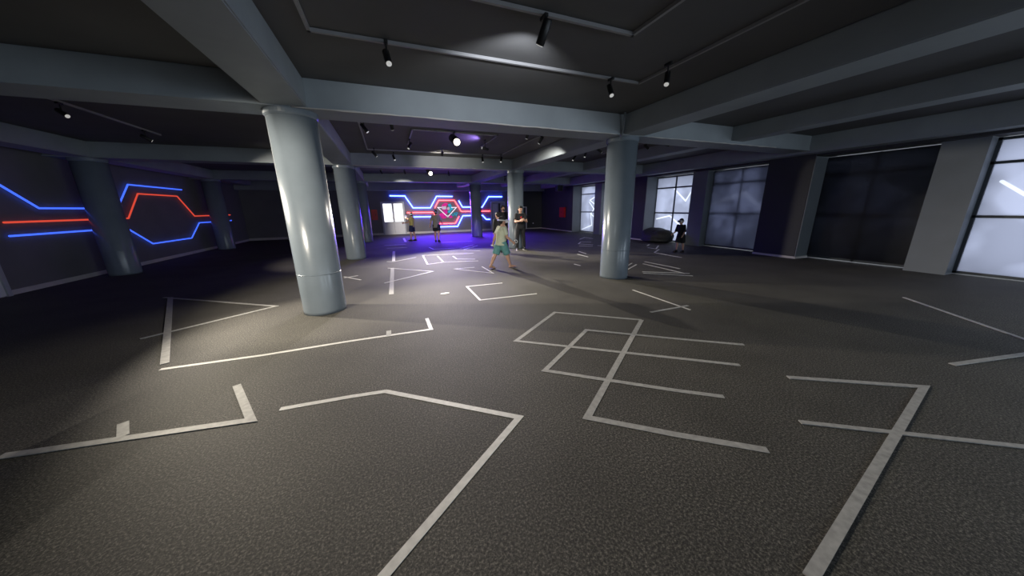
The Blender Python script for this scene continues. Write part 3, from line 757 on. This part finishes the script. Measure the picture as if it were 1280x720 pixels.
# ------------------------------------------------------------------ people
def rotx(v, a):     # rotate in the sagittal plane: positive a swings a downward vector forward (+y)
    c, s = math.cos(a), math.sin(a)
    return Vector((v.x, v.y * c - v.z * s, v.y * s + v.z * c))
D = math.radians
def person(name, label, loc, heading, h, pose, shirt, pants, hair='short', shoes=None, headset=None, legs='shorts',
           girth=1.0, sleeve=.55, face=True, pants_len=1.0, shirt_hem=0.0, mask=None, headscale=1.0, print_=False):
    """heading: direction the person faces, radians from +Y towards +X"""
    t = thing(name, label, 'person', loc, -heading)
    s = h
    lean = D(pose.get('lean', 0)); pitch = D(pose.get('head', 0)); turn = D(pose.get('turn', 0))
    J = {}
    hipw = .052 * s
    thigh, shin, ank = .245 * s, .235 * s, .045 * s
    # legs from a pelvis at origin
    feet = {}
    for sd, k in (('R', 1), ('L', -1)):
        hf, kf, ab = pose.get('leg' + sd, (0, 0, 2))
        hip = Vector((k * hipw, 0, 0))
        dth = rotx(Vector((k * math.tan(D(ab)), 0, -1)).normalized(), D(hf))
        kn = hip + dth * thigh
        dsh = rotx(Vector((k * math.tan(D(ab)) * .4, 0, -1)).normalized(), D(hf - kf))
        an = kn + dsh * shin
        J['hip' + sd], J['kn' + sd], J['an' + sd] = hip, kn, an
    low = min(J['anR'].z, J['anL'].z)
    pz = ank - low
    for k in list(J): J[k] = J[k] + Vector((0, 0, pz))
    pel = Vector((0, 0, pz))
    def up(l, fwd=0): return pel + rotx(Vector((0, fwd, l)), -lean)
    waist, chest, shl, neck = up(.10 * s), up(.20 * s), up(.272 * s), up(.315 * s)
    g = girth
    body = bmesh.new()
    X, Yv = Vector((1, 0, 0)), Vector((0, 1, 0))
    # torso
    add_loft(body, [up(-.045 * s), up(0), waist, chest, shl, up(.295 * s)],
             [(.05 * s * g, .045 * s * g), (.082 * s * g, .06 * s * g), (.074 * s * g, .056 * s * g), (.088 * s * g, .062 * s * g), (.088 * s, .048 * s), (.05 * s, .035 * s)], 20, axes=(X, rotx(Yv, -lean)))
    add_caps(body, up(.28 * s), neck + Vector((0, .008 * s, .02 * s)), .034 * s, .030 * s)
    # head
    hs = headscale
    hrot = Matrix.Rotation(-turn, 3, 'Z') @ Matrix.Rotation(-pitch, 3, 'X')
    hc = neck + rotx(Vector((0, .008 * s, .072 * s * hs)), -lean * .5)
    def hp(x, y, z): return hc + hrot @ (Vector((x, y, z)) * s * hs)
    def hball(bm, c, r, seg=14): add_ball(bm, hp(*c), tuple(q * s * hs for q in r), seg, hrot)
    hball(body, (0, 0, .010), (.047, .057, .058), 22)
    hball(body, (0, .014, -.022), (.038, .042, .042), 20)
    hball(body, (0, .022, -.046), (.024, .026, .017))
    add_caps(body, hp(0, .054, .012), hp(0, .066, -.010), .006 * s, .0095 * s, 10)
    for k in (1, -1):
        hball(body, (k * .048, -.002, -.002), (.006, .012, .017))
        hball(body, (k * .018, .047, .020), (.016, .010, .006))
        hball(body, (k * .010, .062, -.012), (.005, .006, .005))
    hball(body, (0, .054, -.030), (.015, .006, .005))
    # arms
    hands = {}
    for sd, k in (('R', 1), ('L', -1)):
        sf, ab, ef, tw = pose.get('arm' + sd, (0, 8, 10, 0))      # shoulder flex, abduct, elbow flex, forearm turned inwards
        sh = up(.268 * s) + Vector((k * .098 * s * (0.5 + 0.5 * g), 0, 0))
        dv = rotx(Vector((k * math.sin(D(ab)), 0, -math.cos(D(ab)))), D(sf) - lean * .3)
        el = sh + dv * .165 * s
        dv2 = rotx(Vector((k * math.sin(D(ab)), 0, -math.cos(D(ab)))), D(sf + ef) - lean * .3)
        dv2 = (Matrix.Rotation(k * D(tw), 3, 'Z') @ dv2).normalized()
        wr = el + dv2 * .145 * s
        J['sh' + sd], J['el' + sd], J['wr' + sd] = sh, el, wr
        add_caps(body, sh, el, .034 * s * (.6 + .4 * g), .024 * s)
        add_caps(body, el, el + dv2 * .05 * s, .0245 * s, .025 * s)
        add_caps(body, el + dv2 * .05 * s, wr, .025 * s, .0155 * s)
        # hand: palm, four fingers, thumb
        side = dv2.cross(Vector((0, 0, 1)) if abs(dv2.z) < .8 else Vector((0, 1, 0))).normalized()
        if abs(dv2.z) >= .8:
            palmn = Vector((-k, 0, 0)); palmn = (palmn - dv2 * palmn.dot(dv2)).normalized(); wid = dv2.cross(palmn).normalized()
            if wid.y < 0: wid = -wid
        else:
            wid = Vector((0, 0, 1)); wid = (wid - dv2 * wid.dot(dv2)).normalized(); palmn = Vector((-k, 0, 0)); palmn = (palmn - dv2 * palmn.dot(dv2) - wid * palmn.dot(wid)).normalized()
        pc = wr + dv2 * .028 * s
        rm = Matrix((wid, palmn, dv2)).transposed()
        add_ball(body, pc, (.0235 * s, .0115 * s, .031 * s), 14, rm)
        curl = pose.get('curl' + sd, .5)
        for f_, (off, ln) in enumerate(((.017, .040), (.006, .046), (-.006, .043), (-.017, .033))):
            p0 = pc + wid * off * s + dv2 * .018 * s
            d1 = (dv2 * math.cos(curl * .7) + palmn * math.sin(curl * .7)).normalized()
            d2 = (dv2 * math.cos(curl * 2.0) + palmn * math.sin(curl * 2.0)).normalized()
            p1 = p0 + d1 * ln * .6 * s; p2 = p1 + d2 * ln * .5 * s
            add_caps(body, p0, p1, .0062 * s, .0056 * s, 8); add_caps(body, p1, p2, .0056 * s, .0050 * s, 8)
        p0 = pc + wid * .016 * s - dv2 * .012 * s
        p1 = p0 + (wid * .8 + dv2 * .7 + palmn * .25).normalized() * .022 * s
        p2 = p1 + (dv2 * .9 + palmn * (.2 + curl * .7)).normalized() * .020 * s
        add_caps(body, p0, p1, .0075 * s, .0066 * s, 8); add_caps(body, p1, p2, .0066 * s, .0056 * s, 8)
        hands[sd] = (pc + dv2 * .022 * s + palmn * .012 * s, dv2, palmn, wid)
    # legs and feet
    for sd, k in (('R', 1), ('L', -1)):
        hip, kn, an = J['hip' + sd], J['kn' + sd], J['an' + sd]
        add_caps(body, hip, kn, .052 * s * (.5 + .5 * g), .033 * s * (.6 + .4 * g))
        dsh = (an - kn).normalized()
        cf = kn + dsh * shin * .30
        add_caps(body, kn, cf + Vector((0, -.008 * s, 0)), .032 * s, .034 * s * (.6 + .4 * g))
        add_caps(body, cf + Vector((0, -.008 * s, 0)), an, .034 * s * (.6 + .4 * g), .020 * s)
        fp = D(pose.get('foot' + sd, 0))       # + = toes down
        fwd = Vector((k * .15, math.cos(fp), -math.sin(fp))).normalized()
        upv = Vector((0, math.sin(fp), math.cos(fp)))
        sole_z = -.040 * s
        heel = an + fwd * (-.018 * s) + upv * (-.024 * s)
        ball = an + fwd * (.085 * s) + upv * (-.030 * s)
        add_caps(body, an, heel, .021 * s, .021 * s)
        add_caps(body, an + upv * -.006 * s, ball, .022 * s, .0145 * s)
        add_caps(body, heel, ball, .019 * s, .0145 * s)
        for q in range(5):
            sx = (q - 2) * .0095 * s
            bp = ball + Vector((sx, 0, 0))
            add_caps(body, bp, bp + fwd * (.026 - .003 * abs(q - (1 if k < 0 else 3))) * s + upv * -.003 * s, .0078 * s, .0066 * s, 8)
        if shoes:
            b = bmesh.new()
            add_caps(b, an + upv * .004 * s, heel, .027 * s, .026 * s)
            add_caps(b, an + upv * -.002 * s, ball, .029 * s, .022 * s)
            add_caps(b, heel, ball + fwd * .022 * s, .024 * s, .021 * s)
            sh_ = remeshed('shoe', b, M[shoes], .008, t, 3)
            b = bmesh.new()
            a_, c_ = heel + upv * -.020 * s, ball + fwd * .022 * s + upv * -.016 * s
            add_loft(b, [a_ - fwd * .03 * s, a_, (a_ + c_) / 2, c_, c_ + fwd * .022 * s], [(.014 * s, .006 * s), (.027 * s, .008 * s), (.026 * s, .008 * s), (.030 * s, .008 * s), (.014 * s, .006 * s)], 14)
            obj('shoe_sole', b, M['sole'] if pose.get('whitesole') else M['black'], sh_, smooth=True)
    remeshed('body', body, M['skin'], .0075, t, 2)
    # shirt
    b = bmesh.new()
    hem = -.03 * s + shirt_hem * s
    e = .014 * s
    add_loft(b, [up(hem), up(hem + .03 * s), waist, chest, shl, up(.296 * s), up(.305 * s)],
             [(.088 * s * g + e, .066 * s * g + e), (.086 * s * g + e, .064 * s * g + e), (.078 * s * g + e, .060 * s * g + e), (.090 * s * g + e, .063 * s * g + e), (.090 * s + e, .050 * s + e), (.055 * s + e * .5, .040 * s + e * .4), (.040 * s, .036 * s)], 22, axes=(X, rotx(Yv, -lean)))
    if g > 1.1: add_ball(b, up(.07 * s, .035 * s), (.075 * s * g, .055 * s * g, .08 * s), 16)
    for sd in 'RL':
        sh, el = J['sh' + sd], J['el' + sd]
        add_caps(b, sh, sh + (el - sh) * .2, .042 * s * (.6 + .4 * g), .042 * s)
        add_loft(b, [sh, sh + (el - sh) * .3, sh + (el - sh) * (sleeve + .2)], [.042 * s, .043 * s, .044 * s], 16)
        if sleeve > 1: add_caps(b, el, J['wr' + sd], .034 * s, .026 * s)
    so = remeshed('shirt', b, M[shirt], .011, t, 3)
    if print_:
        b = bmesh.new(); q = up(.22 * s, .070 * s * g + e)
        add_ball(b, q, (.022 * s, .006 * s, .018 * s), 12); obj('shirt_print', b, M['redprint'], so)
    # shorts or trousers
    b = bmesh.new()
    e = .012 * s
    add_loft(b, [up(-.06 * s), up(-.03 * s), up(.02 * s), up(.05 * s)], [(.070 * s * g + e, .055 * s * g + e), (.085 * s * g + e, .064 * s * g + e), (.084 * s * g + e, .060 * s * g + e), (.076 * s * g + e, .056 * s * g + e)], 20, axes=(X, Yv))
    for sd in 'RL':
        hip, kn, an = J['hip' + sd], J['kn' + sd], J['an' + sd]
        if legs == 'shorts':
            q = hip + (kn - hip) * pants_len
            add_loft(b, [hip + Vector((0, 0, .02 * s)), hip + (kn - hip) * .4, q], [.056 * s * (.5 + .5 * g) + e, .055 * s * (.5 + .5 * g) + e, .052 * s * (.5 + .5 * g) + e], 16)
        else:
            add_caps(b, hip, kn, .056 * s, .044 * s)
            add_loft(b, [kn + (hip - kn) * .1, kn, kn + (an - kn) * .5, kn + (an - kn) * .97], [.046 * s, .044 * s, .040 * s, .038 * s], 16)
            add_ball(b, kn, .044 * s)
    remeshed('shorts' if legs == 'shorts' else 'trousers', b, M[pants], .011, t, 3)
    # hair
    if hair:
        b = bmesh.new()
        hball(b, (0, -.010, .022), (.052, .057, .056), 20)
        hball(b, (0, -.028, -.006), (.046, .036, .048), 18)
        for k in (1, -1): hball(b, (k * .040, -.006, .012), (.012, .030, .026))
        hball(b, (0, .030, .056), (.036, .026, .016))
        for _ in range(26):
            a = random.uniform(0, 2 * PI); el_ = random.uniform(.2, 1.4)
            v = Vector((math.cos(a) * math.cos(el_) * .050, -.010 + math.sin(a) * math.cos(el_) * .055, .022 + math.sin(el_) * .055))
            if v.y > .03 and v.z < .05: continue
            hball(b, tuple(v), (.011, .011, .009), 8)
        remeshed('hair', b, M['hair'], .009, t, 2)
    if face and not headset:
        for k in (1, -1):
            b = bmesh.new(); hball(b, (k * .019, .054, .008), (.0075, .005, .0045)); obj('eye', b, M['eye'], t, smooth=True)
            b = bmesh.new(); add_caps(b, hp(k * .010, .056, .021), hp(k * .028, .049, .021), .003 * s, .002 * s, 8); obj('eyebrow', b, M['hair'], t)
        b = bmesh.new(); hball(b, (0, .058, -.030), (.014, .005, .0045)); obj('mouth', b, M['lip'], t, smooth=True)
    if mask:
        b = bmesh.new(); hball(b, (0, .034, -.024), (.040, .034, .026)); obj('face_mask', b, M[mask], t, smooth=True, label='dark cloth mask over mouth and nose')
    if headset:
        b = bmesh.new()
        # visor box
        for sx in (-.042, .042):
            add_caps(b, hp(sx, .048, .026), hp(sx, .048, -.006), .013 * s * hs, .013 * s * hs, 10)
            add_caps(b, hp(sx, .078, .024), hp(sx, .078, -.004), .011 * s * hs, .011 * s * hs, 10)
        add_caps(b, hp(-.042, .048, .026), hp(.042, .048, .026), .013 * s * hs, .013 * s * hs, 10)
        add_caps(b, hp(-.042, .048, -.006), hp(.042, .048, -.006), .013 * s * hs, .013 * s * hs, 10)
        for z_ in (.022, .010, -.002): 
            add_caps(b, hp(-.040, .062, z_), hp(.040, .062, z_), .016 * s * hs, .016 * s * hs, 10)
            add_caps(b, hp(-.036, .076, z_), hp(.036, .076, z_), .010 * s * hs, .010 * s * hs, 10)
        vr = remeshed('vr_headset', b, M['vrwhite'], .007, t, 3, label='white virtual reality headset over the eyes')
        b = bmesh.new()
        for k in (1, -1):
            pass
        n = 24; ring = []
        for i in range(n + 1):
            a = -PI * .5 - PI * .78 + i * (2 * PI * .78) / n
            ring.append(hp(.057 * math.cos(a), -.004 + .068 * math.sin(a), .012 + .008 * math.sin(a)))
        for p, q in zip(ring[:-1], ring[1:]): add_caps(b, p, q, .0095 * s * hs, .0095 * s * hs, 8)
        obj('head_strap', b, M['vrwhite'], vr, smooth=True, label='white strap round the back of the head')
        b = bmesh.new()
        add_loft(b, [hp(0, .084, .010), hp(0, .092, .010)], [(.040 * s * hs, .020 * s * hs), (.036 * s * hs, .017 * s * hs)], 16)
        obj('visor', b, M[headset], vr, smooth=True, label='visor front')
    return t, hands, s
def world_pt(t, v):
    return Matrix.Translation(t.location) @ Matrix.Rotation(t.rotation_euler.z, 4, 'Z') @ v
def controller(t, hand, s, label, m='vrwhite'):
    p, dv, pn, wd_ = hand
    rot = Matrix.Rotation(t.rotation_euler.z, 3, 'Z')
    P_ = world_pt(t, p); a = rot @ wd_; f = rot @ dv
    c = thing('vr_controller', label, 'controller', P_)
    b = bmesh.new(); add_caps(b, -a * .05, a * .035, .015, .018, 12); obj('grip', b, M[m], c, smooth=True)
    b = bmesh.new()
    u = a * .07; pts = []
    for i in range(17):
        q = 2 * PI * i / 16; pts.append(u + f * .045 * math.cos(q) + a * .035 * math.sin(q))
    for p0, p1 in zip(pts[:-1], pts[1:]): add_caps(b, p0, p1, .009, .009, 8)
    obj('tracking_ring', b, M[m], c, smooth=True)

# walking boy in profile, facing right
p = onZ(627, 335)
pt, hh, s = person('person', 'barefoot boy in pale green shirt and teal shorts walking right with a headset',
    (p.x, p.y, 0), D(80), 1.36, dict(lean=5, head=12, legR=(24, 8, 2), legL=(-22, 6, 2), footL=12, footR=-6, armR=(12, 12, 38, 5), armL=(-22, 14, 12, 0), curlR=.9, curlL=.9),
    'mint', 'tealcloth', headset='vrblue', girth=1.30, sleeve=.55, pants_len=.98, shirt_hem=-.02, headscale=1.2)
controller(pt, hh['R'], s, 'small white controller in the front hand of the walking boy')
controller(pt, hh['L'], s, 'small white controller in the trailing hand of the walking boy')
# man in black, arms folded round a phone
p = onZ(644.5, 309.5)
pt, hh, s = person('person', 'man in black t-shirt and black trousers standing with folded arms by the column',
    (4.56, 10.72, 0), D(190), 1.62, dict(lean=2, head=14, legR=(2, 0, 5), legL=(1, 0, 5), armR=(22, 12, 78, 48), armL=(22, 12, 85, 48), curlR=.8, curlL=.8, whitesole=True),
    'blackcloth', 'blackcloth', shoes='shoe', legs='long', sleeve=.5, print_=True)
# man with dark cap and mask, half hidden
p = onZ(629.5, 306.5)
pt, hh, s = person('person', 'masked person in black at the far side of the standing pair, mostly hidden',
    (p.x, p.y, 0), D(165), 1.66, dict(lean=0, head=5, legR=(0, 0, 3), legL=(0, 0, 3), armR=(10, 8, 40, 20), armL=(10, 8, 40, 20)),
    'blackcloth', 'blackcloth', shoes='shoe', legs='long', sleeve=1.2, mask='shoe')
# dark haired person directly behind the walking boy
p = onZ(624.5, 316)
pt, hh, s = person('person', 'dark haired person in black seen just behind the head of the walking boy',
    (p.x, p.y, 0), D(-20), 1.42, dict(lean=6, head=20, legR=(4, 0, 2), legL=(-2, 0, 2), armR=(10, 4, 30, 30), armL=(5, 4, 30, 30)),
    'blackcloth', 'blackcloth', shoes='shoe', legs='long', sleeve=1.2, headset=None)
# child in yellow with raised arm
p = onZ(516.5, 301.2)
pt, hh, s = person('person', 'child in yellow shirt and navy shorts by the white door raising both hands',
    (p.x, p.y, 0), D(-62), 1.42, dict(lean=-6, head=2, turn=70, legR=(-6, 4, 3), legL=(8, 8, 3), armR=(60, 20, 55, 15), armL=(28, 12, 55, 0), curlR=.9, curlL=.9),
    'yellow', 'navy', shoes='shoe', headset='vrwhite', girth=1.02, sleeve=.4, pants_len=.8)
controller(pt, hh['R'], s, 'white controller in the raised hand of the child in yellow')
controller(pt, hh['L'], s, 'white controller in the lower hand of the child in yellow')
# boy seen from behind
p = onZ(547, 302.6)
pt, hh, s = person('person', 'boy seen from behind in olive grey t-shirt and black shorts before the hexagon',
    (p.x, p.y, 0), D(22), 1.52, dict(lean=2, head=6, legL=(8, 6, 2), legR=(-12, 8, 4), footR=6, armL=(4, 20, 12, 0), armR=(10, 14, 50, 10), curlL=.9, curlR=.9),
    'olive', 'blackcloth', shoes='shoe', headset='vrwhite', girth=1.12, sleeve=.6, pants_len=.72, shirt_hem=-.045)
controller(pt, hh['L'], s, 'dark controller in the lowered left hand of the boy seen from behind', 'black')
# child at the right edge of the strip
p = onZ(849, 315)
pt, hh, s = person('person', 'child in black with a dark headset facing left near the right hand window',
    (p.x, p.y, 0), D(-95), 1.12, dict(lean=10, head=4, legR=(14, 14, 2), legL=(-6, 4, 2), armR=(10, 10, 50, 5), armL=(5, 10, 40, 0)),
    'blackcloth', 'blackcloth', shoes='shoe', headset='shoe', girth=1.1, sleeve=.9, pants_len=1.0, headscale=1.12)
